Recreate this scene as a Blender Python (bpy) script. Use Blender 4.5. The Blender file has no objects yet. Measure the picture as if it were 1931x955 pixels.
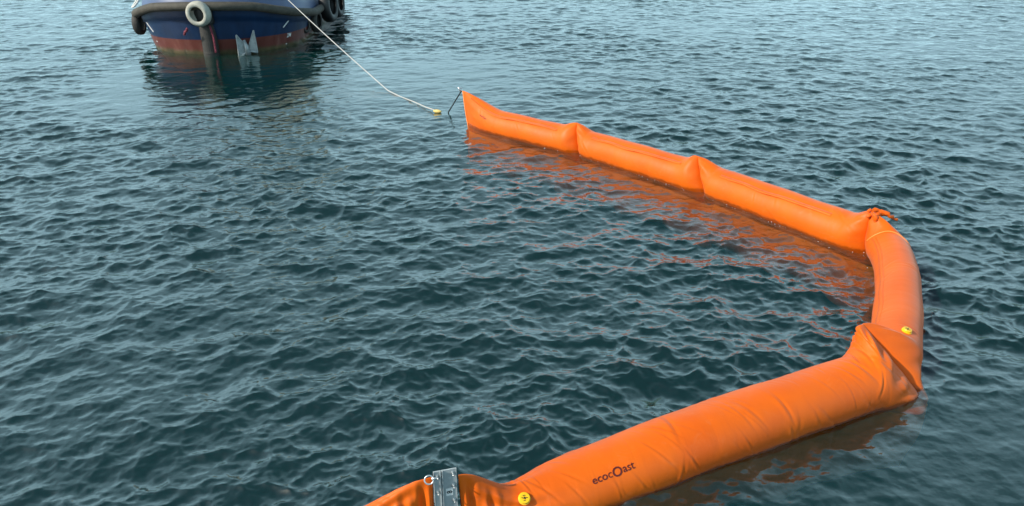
import bpy, bmesh, math, random
import numpy as np
from mathutils import Vector

random.seed(7)
RNG = np.random.default_rng(11)
PI = math.pi
sc = bpy.context.scene
COL = sc.collection

# ------------------------------------------------------------------ camera
CAM_H, PITCH = 4.1, math.radians(25.5)
cd = bpy.data.cameras.new('camera')
cam = bpy.data.objects.new('camera', cd)
COL.objects.link(cam)
cam.location = (0, 0, CAM_H)
cam.rotation_euler = (PI / 2 - PITCH, 0, 0)
cd.sensor_width = 36
cd.lens = 36 * 1400 / 1931
cd.clip_start, cd.clip_end = 0.05, 12000
sc.camera = cam

# ------------------------------------------------------------------ sky, sun, exposure
SUN_EL = math.radians(36)
SUN_AZ = (-0.90, -0.44)                      # horizontal direction TOWARDS the sun
w = bpy.data.worlds.new('World')
sc.world = w
w.use_nodes = True
nt = w.node_tree
nt.nodes.clear()
sky = nt.nodes.new('ShaderNodeTexSky')
sky.sky_type = 'NISHITA'
sky.sun_disc = False
sky.sun_elevation = SUN_EL
sky.sun_rotation = math.atan2(SUN_AZ[0], SUN_AZ[1])
sky.air_density, sky.dust_density, sky.ozone_density = 1.0, 2.5, 1.0
bg = nt.nodes.new('ShaderNodeBackground')
bg.inputs['Strength'].default_value = 0.05
wo = nt.nodes.new('ShaderNodeOutputWorld')
hs = nt.nodes.new('ShaderNodeHueSaturation')
hs.inputs['Saturation'].default_value = 1.1
nt.links.new(sky.outputs[0], hs.inputs['Color'])
wtc = nt.nodes.new('ShaderNodeTexCoord')
wsp = nt.nodes.new('ShaderNodeSeparateXYZ')
nt.links.new(wtc.outputs['Generated'], wsp.inputs[0])
wmr = nt.nodes.new('ShaderNodeMapRange')
wmr.interpolation_type = 'SMOOTHSTEP'
wmr.inputs['From Min'].default_value = 0.95
wmr.inputs['From Max'].default_value = 0.10
wmr.inputs['To Min'].default_value = 0.04
wmr.inputs['To Max'].default_value = 0.80
nt.links.new(wsp.outputs['Z'], wmr.inputs['Value'])
wmp = nt.nodes.new('ShaderNodeMapping')
wmp.inputs['Scale'].default_value = (1.6, 1.6, 5.0)
nt.links.new(wtc.outputs['Generated'], wmp.inputs[0])
wn = nt.nodes.new('ShaderNodeTexNoise')
wn.inputs['Scale'].default_value = 1.6
wn.inputs['Detail'].default_value = 5
nt.links.new(wmp.outputs[0], wn.inputs['Vector'])
wcl = nt.nodes.new('ShaderNodeMapRange')
wcl.inputs['From Min'].default_value = 0.35
wcl.inputs['From Max'].default_value = 0.65
wcl.inputs['To Min'].default_value = 0.75
wcl.inputs['To Max'].default_value = 1.2
nt.links.new(wn.outputs[0], wcl.inputs['Value'])
wmu = nt.nodes.new('ShaderNodeMath')
wmu.operation = 'MULTIPLY'
wmu.use_clamp = True
nt.links.new(wmr.outputs[0], wmu.inputs[0])
nt.links.new(wcl.outputs[0], wmu.inputs[1])
wmx = nt.nodes.new('ShaderNodeMix')
wmx.data_type = 'RGBA'
nt.links.new(wmu.outputs[0], wmx.inputs['Factor'])
nt.links.new(hs.outputs[0], wmx.inputs['A'])
wmx.inputs['B'].default_value = (12.0, 18.8, 21.8, 1)
nt.links.new(wmx.outputs['Result'], bg.inputs[0])
nt.links.new(bg.outputs[0], wo.inputs[0])

sd = bpy.data.lights.new('sun', 'SUN')
sd.energy = 3.2
sd.angle = math.radians(0.6)
sd.color = (1.0, 0.93, 0.83)
so = bpy.data.objects.new('sun', sd)
COL.objects.link(so)
_s = Vector((SUN_AZ[0] * math.cos(SUN_EL), SUN_AZ[1] * math.cos(SUN_EL), math.sin(SUN_EL)))
so.rotation_euler = _s.to_track_quat('Z', 'Y').to_euler()
so.location = (0, 0, 30)

sc.view_settings.view_transform = 'Standard'
sc.view_settings.look = 'None'
sc.view_settings.exposure = 0.68
sc.view_settings.gamma = 1.0
sc.render.engine = 'CYCLES'
sc.cycles.use_denoising = True
sc.cycles.max_bounces = 8
sc.cycles.transparent_max_bounces = 12
sc.cycles.caustics_refractive = False
sc.cycles.caustics_reflective = False
sc.cycles.sample_clamp_indirect = 4.0

# ------------------------------------------------------------------ helpers
def link(name, me, mat=None, parent=None, smooth=True):
    o = bpy.data.objects.new(name, me)
    COL.objects.link(o)
    if mat is not None and not me.materials:
        me.materials.append(mat)
    if parent is not None:
        o.parent = parent
    if smooth and len(me.polygons):
        me.polygons.foreach_set('use_smooth', [True] * len(me.polygons))
    return o

def from_arrays(name, V, F, mat, parent=None, smooth=True, uv=None):
    me = bpy.data.meshes.new(name)
    V = np.asarray(V, dtype=np.float32)
    F = np.asarray(F, dtype=np.int32)
    k = F.shape[1]
    me.vertices.add(len(V))
    me.vertices.foreach_set('co', V.ravel())
    me.loops.add(F.size)
    me.loops.foreach_set('vertex_index', F.ravel())
    me.polygons.add(len(F))
    me.polygons.foreach_set('loop_start', np.arange(0, F.size, k, dtype=np.int32))
    me.polygons.foreach_set('loop_total', np.full(len(F), k, dtype=np.int32))
    if uv is not None:
        l = me.uv_layers.new(name='UVMap')
        l.data.foreach_set('uv', np.asarray(uv, dtype=np.float32)[F.ravel()].ravel())
    me.update(calc_edges=True)
    me.validate()
    return link(name, me, mat, parent, smooth)

def grid_faces(nu, nv, wrap=False):
    i = np.arange(nu - 1)[:, None]
    j = np.arange(nv if wrap else nv - 1)[None, :]
    jn = (j + 1) % nv
    a = i * nv + j
    b = i * nv + jn
    c = (i + 1) * nv + jn
    d = (i + 1) * nv + j
    return np.stack([a, b, c, d], -1).reshape(-1, 4)

def bm_obj(name, bm, mat, parent=None, smooth=False):
    bmesh.ops.recalc_face_normals(bm, faces=bm.faces)
    me = bpy.data.meshes.new(name)
    bm.to_mesh(me)
    bm.free()
    return link(name, me, mat, parent, smooth)

def add_box(bm, c, ex, ey, ez, X=(1, 0, 0), Y=(0, 1, 0), Z=(0, 0, 1), bev=0.0):
    c, X, Y, Z = Vector(c), Vector(X), Vector(Y), Vector(Z)
    vs = []
    for k in (-1, 1):
        for j in (-1, 1):
            for i in (-1, 1):
                vs.append(bm.verts.new(c + X * ex * i / 2 + Y * ey * j / 2 + Z * ez * k / 2))
    fs = [(0, 1, 3, 2), (4, 6, 7, 5), (0, 4, 5, 1), (2, 3, 7, 6), (0, 2, 6, 4), (1, 5, 7, 3)]
    nf = [bm.faces.new([vs[i] for i in f]) for f in fs]
    if bev:
        es = list({e for f in nf for e in f.edges})
        bmesh.ops.bevel(bm, geom=es, offset=bev, segments=2, affect='EDGES', profile=0.6)

def tube_arrays(pts, rad, ns=10, cap=True):
    pts = [Vector(p) for p in pts]
    n = len(pts)
    if not hasattr(rad, '__len__'):
        rad = [rad] * n
    V, F = [], []
    prev = None
    for i, p in enumerate(pts):
        t = (pts[min(i + 1, n - 1)] - pts[max(i - 1, 0)]).normalized()
        if prev is None:
            a = t.cross(Vector((0, 0, 1)))
            if a.length < 0.1:
                a = t.cross(Vector((1, 0, 0)))
            a.normalize()
        else:
            a = prev - t * prev.dot(t)
            a.normalize()
        prev = a
        b = t.cross(a)
        for k in range(ns):
            q = 2 * PI * k / ns
            V.append(p + (a * math.cos(q) + b * math.sin(q)) * rad[i])
    for i in range(n - 1):
        for k in range(ns):
            F.append((i * ns + k, i * ns + (k + 1) % ns, (i + 1) * ns + (k + 1) % ns, (i + 1) * ns + k))
    return V, F

def add_tube(bm, pts, rad, ns=10, cap=True):
    V, F = tube_arrays(pts, rad, ns)
    vs = [bm.verts.new(v) for v in V]
    for f in F:
        bm.faces.new([vs[i] for i in f])
    if cap:
        bm.faces.new(vs[:ns][::-1])
        bm.faces.new(vs[-ns:])

def add_lathe(bm, c, axis, prof, ns=24):
    """prof: (radius, height along axis) pairs; a zero radius closes the end."""
    c, axis = Vector(c), Vector(axis).normalized()
    a = axis.cross(Vector((0, 0, 1)))
    if a.length < 0.1:
        a = axis.cross(Vector((1, 0, 0)))
    a.normalize()
    b = axis.cross(a)
    rings = []
    for r, h in prof:
        if r <= 1e-6:
            rings.append([bm.verts.new(c + axis * h)])
        else:
            rings.append([bm.verts.new(c + axis * h + (a * math.cos(2 * PI * k / ns) + b * math.sin(2 * PI * k / ns)) * r) for k in range(ns)])
    for r0, r1 in zip(rings, rings[1:]):
        for k in range(ns):
            k2 = (k + 1) % ns
            if len(r0) == 1 and len(r1) == 1:
                continue
            if len(r0) == 1:
                bm.faces.new((r0[0], r1[k], r1[k2]))
            elif len(r1) == 1:
                bm.faces.new((r0[k], r1[0], r0[k2]))
            else:
                bm.faces.new((r0[k], r1[k], r1[k2], r0[k2]))

def add_torus(bm, c, axis, R, r, ns=28, nr=12, a0=0.0, a1=2 * PI, sx=1.0, up=None):
    c, axis = Vector(c), Vector(axis).normalized()
    a = Vector(up) if up is not None else axis.cross(Vector((0, 0, 1)))
    a = a - axis * a.dot(axis)
    if a.length < 0.1:
        a = axis.cross(Vector((1, 0, 0)))
    a.normalize()
    b = axis.cross(a)
    full = abs(a1 - a0 - 2 * PI) < 1e-6
    n = ns if full else ns + 1
    rings = []
    for i in range(n):
        t = a0 + (a1 - a0) * i / ns
        e = a * math.cos(t) * sx + b * math.sin(t)
        rings.append([bm.verts.new(c + e * R + (e * math.cos(2 * PI * k / nr) + axis * math.sin(2 * PI * k / nr)) * r) for k in range(nr)])
    for i in range(n if full else n - 1):
        r0, r1 = rings[i], rings[(i + 1) % n]
        for k in range(nr):
            bm.faces.new((r0[k], r0[(k + 1) % nr], r1[(k + 1) % nr], r1[k]))

def tag(o, label, cat, group=None):
    o['label'] = label
    o['category'] = cat
    if group:
        o['group'] = group
    return o

def empty(name, loc, label, cat, group=None):
    o = bpy.data.objects.new(name, None)
    COL.objects.link(o)
    o.empty_display_size = 0.2
    o['_loc'] = 0
    del o['_loc']
    tag(o, label, cat, group)
    # parts are modelled in world coordinates, so the empty keeps its place through the parts' inverse
    o.location = loc
    return o

def fix_children(root):
    """Parts were written in world coordinates: shift their meshes into the thing's own frame."""
    from mathutils import Matrix
    done = set()
    def walk(o):
        for ch in o.children:
            if ch.type == 'MESH' and ch.data.name not in done:
                done.add(ch.data.name)
                ch.data.transform(Matrix.Translation(-root.location))
            walk(ch)
    walk(root)

def mat(name, base, rough=0.6, metal=0.0, spec=0.5, bump=None, var=None, coat=0.0):
    """Principled with procedural colour variation (var=(scale, amount)) and fine relief (bump=(scale, strength, distance))."""
    m = bpy.data.materials.new(name)
    m.use_nodes = True
    t = m.node_tree
    p = t.nodes['Principled BSDF']
    p.inputs['Base Color'].default_value = (*base, 1)
    p.inputs['Roughness'].default_value = rough
    p.inputs['Metallic'].default_value = metal
    p.inputs['Specular IOR Level'].default_value = spec
    p.inputs['Coat Weight'].default_value = coat
    tc = t.nodes.new('ShaderNodeTexCoord')
    if var:
        n = t.nodes.new('ShaderNodeTexNoise')
        n.inputs['Scale'].default_value = var[0]
        n.inputs['Detail'].default_value = 6
        n.inputs['Roughness'].default_value = 0.65
        t.links.new(tc.outputs['Object'], n.inputs['Vector'])
        r = t.nodes.new('ShaderNodeMapRange')
        r.inputs['From Min'].default_value = 0.3
        r.inputs['From Max'].default_value = 0.7
        r.inputs['To Min'].default_value = 1 - var[1]
        r.inputs['To Max'].default_value = 1 + var[1]
        t.links.new(n.outputs[0], r.inputs['Value'])
        mx = t.nodes.new('ShaderNodeVectorMath')
        mx.operation = 'SCALE'
        mx.inputs[0].default_value = base
        t.links.new(r.outputs[0], mx.inputs['Scale'])
        t.links.new(mx.outputs[0], p.inputs['Base Color'])
        r2 = t.nodes.new('ShaderNodeMapRange')
        r2.inputs['To Min'].default_value = max(0.05, rough - 0.12)
        r2.inputs['To Max'].default_value = min(1, rough + 0.12)
        t.links.new(n.outputs[0], r2.inputs['Value'])
        t.links.new(r2.outputs[0], p.inputs['Roughness'])
    if bump:
        n2 = t.nodes.new('ShaderNodeTexNoise')
        n2.inputs['Scale'].default_value = bump[0]
        n2.inputs['Detail'].default_value = 4
        t.links.new(tc.outputs['Object'], n2.inputs['Vector'])
        b = t.nodes.new('ShaderNodeBump')
        b.inputs['Strength'].default_value = bump[1]
        b.inputs['Distance'].default_value = bump[2]
        t.links.new(n2.outputs[0], b.inputs['Height'])
        t.links.new(b.outputs[0], p.inputs['Normal'])
    return m

# ------------------------------------------------------------------ materials
def fabric_mat(name, base):
    m = bpy.data.materials.new(name)
    m.use_nodes = True
    t = m.node_tree
    p = t.nodes['Principled BSDF']
    p.inputs['Roughness'].default_value = 0.52
    p.inputs['Specular IOR Level'].default_value = 0.32
    p.inputs['Sheen Weight'].default_value = 0.10
    p.inputs['Sheen Roughness'].default_value = 0.4
    tc = t.nodes.new('ShaderNodeTexCoord')
    n = t.nodes.new('ShaderNodeTexNoise')
    n.inputs['Scale'].default_value = 2.2
    n.inputs['Detail'].default_value = 7
    t.links.new(tc.outputs['Object'], n.inputs['Vector'])
    cr = t.nodes.new('ShaderNodeValToRGB')
    cr.color_ramp.elements[0].position = 0.3
    cr.color_ramp.elements[0].color = (base[0] * 0.90, base[1] * 0.84, base[2] * 0.9, 1)
    cr.color_ramp.elements[1].position = 0.7
    cr.color_ramp.elements[1].color = (min(1, base[0] * 1.04), base[1] * 1.10, base[2] * 1.1, 1)
    t.links.new(n.outputs[0], cr.inputs[0])
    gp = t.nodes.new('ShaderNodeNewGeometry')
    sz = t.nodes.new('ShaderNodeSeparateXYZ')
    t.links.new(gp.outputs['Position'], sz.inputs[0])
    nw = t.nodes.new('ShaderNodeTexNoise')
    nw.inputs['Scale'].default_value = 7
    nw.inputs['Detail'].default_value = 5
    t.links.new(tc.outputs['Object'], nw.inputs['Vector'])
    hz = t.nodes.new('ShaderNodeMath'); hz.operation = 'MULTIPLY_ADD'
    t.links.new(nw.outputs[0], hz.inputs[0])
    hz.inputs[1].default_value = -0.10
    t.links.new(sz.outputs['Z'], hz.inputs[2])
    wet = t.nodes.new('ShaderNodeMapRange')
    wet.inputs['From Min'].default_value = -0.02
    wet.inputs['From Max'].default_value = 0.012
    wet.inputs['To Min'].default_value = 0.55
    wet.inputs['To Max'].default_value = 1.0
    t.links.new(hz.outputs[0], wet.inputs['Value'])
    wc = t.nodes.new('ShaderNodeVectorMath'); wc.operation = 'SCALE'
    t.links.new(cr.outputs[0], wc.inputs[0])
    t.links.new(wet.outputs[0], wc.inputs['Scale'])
    ns = t.nodes.new('ShaderNodeTexNoise')                  # dried salt and scuffs
    ns.inputs['Scale'].default_value = 5.5
    ns.inputs['Detail'].default_value = 9
    ns.inputs['Roughness'].default_value = 0.75
    ns.inputs['Distortion'].default_value = 1.2
    t.links.new(tc.outputs['Object'], ns.inputs['Vector'])
    sr = t.nodes.new('ShaderNodeMapRange')
    sr.inputs['From Min'].default_value = 0.56
    sr.inputs['From Max'].default_value = 0.80
    sr.inputs['To Max'].default_value = 0.30
    t.links.new(ns.outputs[0], sr.inputs['Value'])
    sm = t.nodes.new('ShaderNodeMix'); sm.data_type = 'RGBA'
    t.links.new(sr.outputs[0], sm.inputs['Factor'])
    t.links.new(wc.outputs[0], sm.inputs['A'])
    sm.inputs['B'].default_value = (0.72, 0.26, 0.10, 1)
    t.links.new(sm.outputs['Result'], p.inputs['Base Color'])
    rw = t.nodes.new('ShaderNodeMapRange')
    rw.inputs['From Min'].default_value = 0.55
    rw.inputs['From Max'].default_value = 1.0
    rw.inputs['To Min'].default_value = 0.18
    rw.inputs['To Max'].default_value = 0.52
    t.links.new(wet.outputs[0], rw.inputs['Value'])
    t.links.new(rw.outputs[0], p.inputs['Roughness'])
    # soft creases running round the tube (UV: u metres along, v metres round)
    mp = t.nodes.new('ShaderNodeMapping')
    mp.inputs['Scale'].default_value = (9, 2.2, 1)
    mp.inputs['Rotation'].default_value = (0, 0, 0.35)
    t.links.new(tc.outputs['UV'], mp.inputs[0])
    n2 = t.nodes.new('ShaderNodeTexNoise')
    n2.inputs['Scale'].default_value = 1.0
    n2.inputs['Detail'].default_value = 5
    n2.inputs['Distortion'].default_value = 0.8
    t.links.new(mp.outputs[0], n2.inputs['Vector'])
    b = t.nodes.new('ShaderNodeBump')
    b.inputs['Strength'].default_value = 0.35
    b.inputs['Distance'].default_value = 0.012
    t.links.new(n2.outputs[0], b.inputs['Height'])
    n3 = t.nodes.new('ShaderNodeTexNoise')
    n3.inputs['Scale'].default_value = 190
    t.links.new(tc.outputs['Object'], n3.inputs['Vector'])
    b2 = t.nodes.new('ShaderNodeBump')
    b2.inputs['Strength'].default_value = 0.12
    b2.inputs['Distance'].default_value = 0.002
    t.links.new(n3.outputs[0], b2.inputs['Height'])
    t.links.new(b.outputs[0], b2.inputs['Normal'])
    t.links.new(b2.outputs[0], p.inputs['Normal'])
    return m

ORANGE = (0.74, 0.120, 0.001)
M = {}
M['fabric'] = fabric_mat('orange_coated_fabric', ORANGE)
def skirt_mat():
    m = mat('orange_skirt_fabric', (0.80, 0.25, 0.012), 0.7, var=(3, 0.2), bump=(6, 0.6, 0.05))
    t = m.node_tree
    p = t.nodes['Principled BSDF']
    tl = t.nodes.new('ShaderNodeBsdfTranslucent')           # thin cloth: sun from behind glows through
    tl.inputs['Color'].default_value = (0.80, 0.28, 0.02, 1)
    mx = t.nodes.new('ShaderNodeMixShader')
    mx.inputs[0].default_value = 0.45
    t.links.new(p.outputs[0], mx.inputs[1])
    t.links.new(tl.outputs[0], mx.inputs[2])
    t.links.new(mx.outputs[0], t.nodes['Material Output'].inputs['Surface'])
    return m
M['skirt'] = skirt_mat()
M['hem_highlight'] = mat('pale_orange_hem_highlight', (0.85, 0.26, 0.05), 0.45, var=(20, 0.1))  # end hem's own pale orange; also the painted highlight on the float's crease
M['print'] = mat('dark_red_print', (0.10, 0.006, 0.004), 0.5, var=(40, 0.2))
M['yellow'] = mat('yellow_plastic', (0.85, 0.50, 0.01), 0.4, var=(30, 0.08))
M['pale_yellow'] = mat('bleached_yellow_plastic', (0.72, 0.52, 0.16), 0.5, var=(30, 0.15))
M['black'] = mat('black_plastic', (0.012, 0.012, 0.012), 0.5, var=(30, 0.2))
M['alu'] = mat('grey_aluminium', (0.36, 0.40, 0.41), 0.5, metal=0.12, var=(14, 0.14), bump=(120, 0.15, 0.002))
M['steel'] = mat('galvanised_steel', (0.62, 0.64, 0.64), 0.32, metal=0.85, var=(60, 0.12))
M['white_print'] = mat('white_label', (0.75, 0.75, 0.73), 0.5, var=(50, 0.05))
M['white_rope'] = mat('white_rope', (0.72, 0.71, 0.66), 0.8, var=(25, 0.10), bump=(90, 0.6, 0.01))
M['tow_rope'] = mat('weathered_white_rope', (0.50, 0.50, 0.47), 0.85, var=(18, 0.18), bump=(90, 0.6, 0.01))
M['dark_rope'] = mat('dark_rope', (0.02, 0.03, 0.035), 0.7, var=(40, 0.2))
M['red_rope'] = mat('faded_red_rope', (0.20, 0.035, 0.055), 0.8, var=(14, 0.4))
M['rubber'] = mat('weathered_rubber', (0.030, 0.028, 0.024), 0.7, var=(5, 0.45), bump=(30, 0.5, 0.01))
M['rub_rail'] = mat('dusty_rubber', (0.062, 0.055, 0.042), 0.75, var=(6, 0.45), bump=(20, 0.5, 0.012))
M['tyre'] = mat('sun_bleached_tyre', (0.40, 0.39, 0.33), 0.8, var=(7, 0.25), bump=(26, 0.4, 0.012))
M['cream'] = mat('cream_paint', (0.62, 0.55, 0.40), 0.45, var=(2, 0.08))
M['bulwark'] = mat('sky_lit_blue_paint', (0.065, 0.095, 0.19), 0.45, var=(4, 0.12))  # hull's blue lightened: sky light on the bulwark painted into the colour
M['deck'] = mat('grey_deck_paint', (0.20, 0.22, 0.22), 0.7, var=(5, 0.2), bump=(80, 0.2, 0.004))
M['glass'] = mat('dark_window_glass', (0.02, 0.03, 0.035), 0.08, spec=0.8)
M['galv'] = mat('dull_galvanised_plate', (0.36, 0.39, 0.39), 0.5, metal=0.3, var=(12, 0.18), bump=(40, 0.2, 0.004))

def hull_mat():
    m = bpy.data.materials.new('hull_paint')
    m.use_nodes = True
    t = m.node_tree
    p = t.nodes['Principled BSDF']
    p.inputs['Roughness'].default_value = 0.38
    g = t.nodes.new('ShaderNodeNewGeometry')
    sp = t.nodes.new('ShaderNodeSeparateXYZ')
    t.links.new(g.outputs['Position'], sp.inputs[0])
    n = t.nodes.new('ShaderNodeTexNoise')
    n.inputs['Scale'].default_value = 4
    n.inputs['Detail'].default_value = 8
    mp = t.nodes.new('ShaderNodeMapping')
    mp.inputs['Scale'].default_value = (1, 1, 0.35)
    t.links.new(g.outputs['Position'], mp.inputs[0])
    t.links.new(mp.outputs[0], n.inputs['Vector'])
    def ramp(stops):
        c = t.nodes.new('ShaderNodeValToRGB')
        e = c.color_ramp.elements
        e[0].position, e[0].color = stops[0][0], (*stops[0][1], 1)
        e[1].position, e[1].color = stops[-1][0], (*stops[-1][1], 1)
        for q, col in stops[1:-1]:
            x = e.new(q)
            x.color = (*col, 1)
        t.links.new(n.outputs[0], c.inputs[0])
        return c
    blue = ramp([(0.22, (0.05, 0.022, 0.012)), (0.3, (0.004, 0.018, 0.054)), (0.55, (0.006, 0.026, 0.078)), (0.75, (0.010, 0.036, 0.096))])
    red = ramp([(0.35, (0.12, 0.028, 0.020)), (0.55, (0.15, 0.042, 0.031)), (0.72, (0.23, 0.10, 0.075))])
    slime = ramp([(0.3, (0.05, 0.045, 0.02)), (0.7, (0.16, 0.12, 0.06))])
    # boot-top line at z = 0.47, wet weed line just above the water
    def step(z, soft, jitter):
        a = t.nodes.new('ShaderNodeMath'); a.operation = 'MULTIPLY_ADD'
        t.links.new(n.outputs[0], a.inputs[0])
        a.inputs[1].default_value = jitter
        t.links.new(sp.outputs['Z'], a.inputs[2])
        r = t.nodes.new('ShaderNodeMapRange')
        r.inputs['From Min'].default_value = z - soft + jitter * 0.5
        r.inputs['From Max'].default_value = z + soft + jitter * 0.5
        t.links.new(a.outputs[0], r.inputs['Value'])
        return r
    s1, s2 = step(0.43, 0.006, 0.01), step(0.11, 0.05, 0.16)
    m1 = t.nodes.new('ShaderNodeMix'); m1.data_type = 'RGBA'
    t.links.new(s2.outputs[0], m1.inputs['Factor'])
    t.links.new(slime.outputs[0], m1.inputs['A'])
    t.links.new(red.outputs[0], m1.inputs['B'])
    m2 = t.nodes.new('ShaderNodeMix'); m2.data_type = 'RGBA'
    t.links.new(s1.outputs[0], m2.inputs['Factor'])
    t.links.new(m1.outputs['Result'], m2.inputs['A'])
    t.links.new(blue.outputs[0], m2.inputs['B'])
    t.links.new(m2.outputs['Result'], p.inputs['Base Color'])
    b = t.nodes.new('ShaderNodeBump')
    b.inputs['Strength'].default_value = 0.3
    b.inputs['Distance'].default_value = 0.02
    t.links.new(n.outputs[0], b.inputs['Height'])
    t.links.new(b.outputs[0], p.inputs['Normal'])
    return m
M['hull'] = hull_mat()

def water_mat():
    m = bpy.data.materials.new('sea_water')
    m.use_nodes = True
    t = m.node_tree
    t.nodes.clear()
    out = t.nodes.new('ShaderNodeOutputMaterial')
    tc = t.nodes.new('ShaderNodeTexCoord')
    n = t.nodes.new('ShaderNodeTexNoise')
    n.inputs['Scale'].default_value = 9
    n.inputs['Detail'].default_value = 4
    n.inputs['Roughness'].default_value = 0.55
    t.links.new(tc.outputs['Object'], n.inputs['Vector'])
    b = t.nodes.new('ShaderNodeBump')
    b.inputs['Strength'].default_value = 0.25
    b.inputs['Distance'].default_value = 0.02
    t.links.new(n.outputs[0], b.inputs['Height'])
    fr = t.nodes.new('ShaderNodeFresnel')
    geo = t.nodes.new('ShaderNodeNewGeometry')
    ior = t.nodes.new('ShaderNodeMapRange')              # same reflectance from above and below
    ior.inputs['To Min'].default_value = 1.95
    ior.inputs['To Max'].default_value = 1 / 1.95
    t.links.new(geo.outputs['Backfacing'], ior.inputs['Value'])
    t.links.new(ior.outputs[0], fr.inputs['IOR'])
    t.links.new(b.outputs[0], fr.inputs['Normal'])
    gl = t.nodes.new('ShaderNodeBsdfGlossy')
    gl.inputs['Roughness'].default_value = 0.035
    gl.inputs['Color'].default_value = (1, 1, 1, 1)
    t.links.new(b.outputs[0], gl.inputs['Normal'])
    df = t.nodes.new('ShaderNodeBsdfDiffuse')          # light scattered back by the murky water itself
    df.inputs['Color'].default_value = (0.002, 0.15, 0.13, 1)
    up = t.nodes.new('ShaderNodeCombineXYZ')
    up.inputs[2].default_value = 1.0
    t.links.new(up.outputs[0], df.inputs['Normal'])
    tr = t.nodes.new('ShaderNodeBsdfTransparent')
    tr.inputs['Color'].default_value = (0.95, 0.97, 0.95, 1)
    body = t.nodes.new('ShaderNodeMixShader')
    body.inputs[0].default_value = 0.88
    t.links.new(df.outputs[0], body.inputs[1])
    t.links.new(tr.outputs[0], body.inputs[2])
    mx = t.nodes.new('ShaderNodeMixShader')
    t.links.new(fr.outputs[0], mx.inputs[0])
    t.links.new(body.outputs[0], mx.inputs[1])
    t.links.new(gl.outputs[0], mx.inputs[2])
    t.links.new(mx.outputs[0], out.inputs['Surface'])
    va = t.nodes.new('ShaderNodeVolumeAbsorption')
    va.inputs['Color'].default_value = (0.74, 0.68, 0.42, 1)
    va.inputs['Density'].default_value = 2.6
    t.links.new(va.outputs[0], out.inputs['Volume'])
    return m
M['water'] = water_mat()
M['seabed'] = mat('dark_silt', (0.006, 0.014, 0.014), 0.95, var=(0.5, 0.3))

# ------------------------------------------------------------------ sea surface
def wave_tile(N, L, wind_deg, peak, spread, seed, slope_rms, short=0.0):
    """Random-phase sea of N x N samples over L metres; returns height and sideways (choppy) shift spectra."""
    g = np.random.default_rng(seed)
    k1 = np.fft.fftfreq(N, L / N) * 2 * PI
    KX, KY = np.meshgrid(k1, k1, indexing='ij')
    K = np.hypot(KX, KY)
    K[0, 0] = 1
    kp = 2 * PI / peak
    S = np.exp(-0.9 * (kp / K) ** 2) * K ** -3.7
    S *= np.exp(-(K * 0.007) ** 2)
    wd = math.radians(wind_deg)
    c = (KX * math.cos(wd) + KY * math.sin(wd)) / K
    S *= (1 - spread) * np.abs(c) ** 3 + spread
    S[0, 0] = 0
    H = np.sqrt(S) * (g.standard_normal((N, N)) + 1j * g.standard_normal((N, N)))
    sx = np.fft.ifft2(1j * KX * H).real
    sy = np.fft.ifft2(1j * KY * H).real
    H *= slope_rms / math.sqrt((sx ** 2 + sy ** 2).mean())
    return H, KX, KY, K, L

def tile_levels(tile, cuts):
    H, KX, KY, K, L = tile
    out = []
    for c in cuts:
        F = np.exp(-(K * c / (2 * PI)) ** 2 * 1.2)
        h = np.fft.ifft2(H * F).real
        dx = np.fft.ifft2(1j * KX / K * H * F).real
        dy = np.fft.ifft2(1j * KY / K * H * F).real
        out.append(np.stack([h, dx, dy], -1).astype(np.float32))
    return out, L

def sample(tile, X, Y):
    A, L = tile
    N = A.shape[0]
    u = (X / L) % 1.0 * N
    v = (Y / L) % 1.0 * N
    i = np.floor(u).astype(int) % N
    j = np.floor(v).astype(int) % N
    fu = (u - np.floor(u))[..., None]
    fv = (v - np.floor(v))[..., None]
    i2, j2 = (i + 1) % N, (j + 1) % N
    return (A[i, j] * (1 - fu) + A[i2, j] * fu) * (1 - fv) + (A[i, j2] * (1 - fu) + A[i2, j2] * fu) * fv

CUTS = [0.012, 0.035, 0.08, 0.18, 0.45]
lev_a, La = tile_levels(wave_tile(1024, 11.3, 108, 1.35, 0.16, 3, 0.24), CUTS)
lev_b, Lb = tile_levels(wave_tile(768, 7.1, 66, 0.75, 0.35, 8, 0.165), CUTS)

def value_noise(X, Y, scale, seed):
    g = np.random.default_rng(seed)
    A = g.random((64, 64)).astype(np.float32)
    u, v = X / scale, Y / scale
    i, j = np.floor(u).astype(int), np.floor(v).astype(int)
    fu, fv = u - i, v - j
    fu, fv = fu * fu * (3 - 2 * fu), fv * fv * (3 - 2 * fv)
    q = lambda a, b: A[a % 64, b % 64]
    return (q(i, j) * (1 - fu) + q(i + 1, j) * fu) * (1 - fv) + (q(i, j + 1) * (1 - fu) + q(i + 1, j + 1) * fu) * fv

def sstep(a, b, x):
    t = np.clip((x - a) / (b - a), 0, 1)
    return t * t * (3 - 2 * t)

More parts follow.
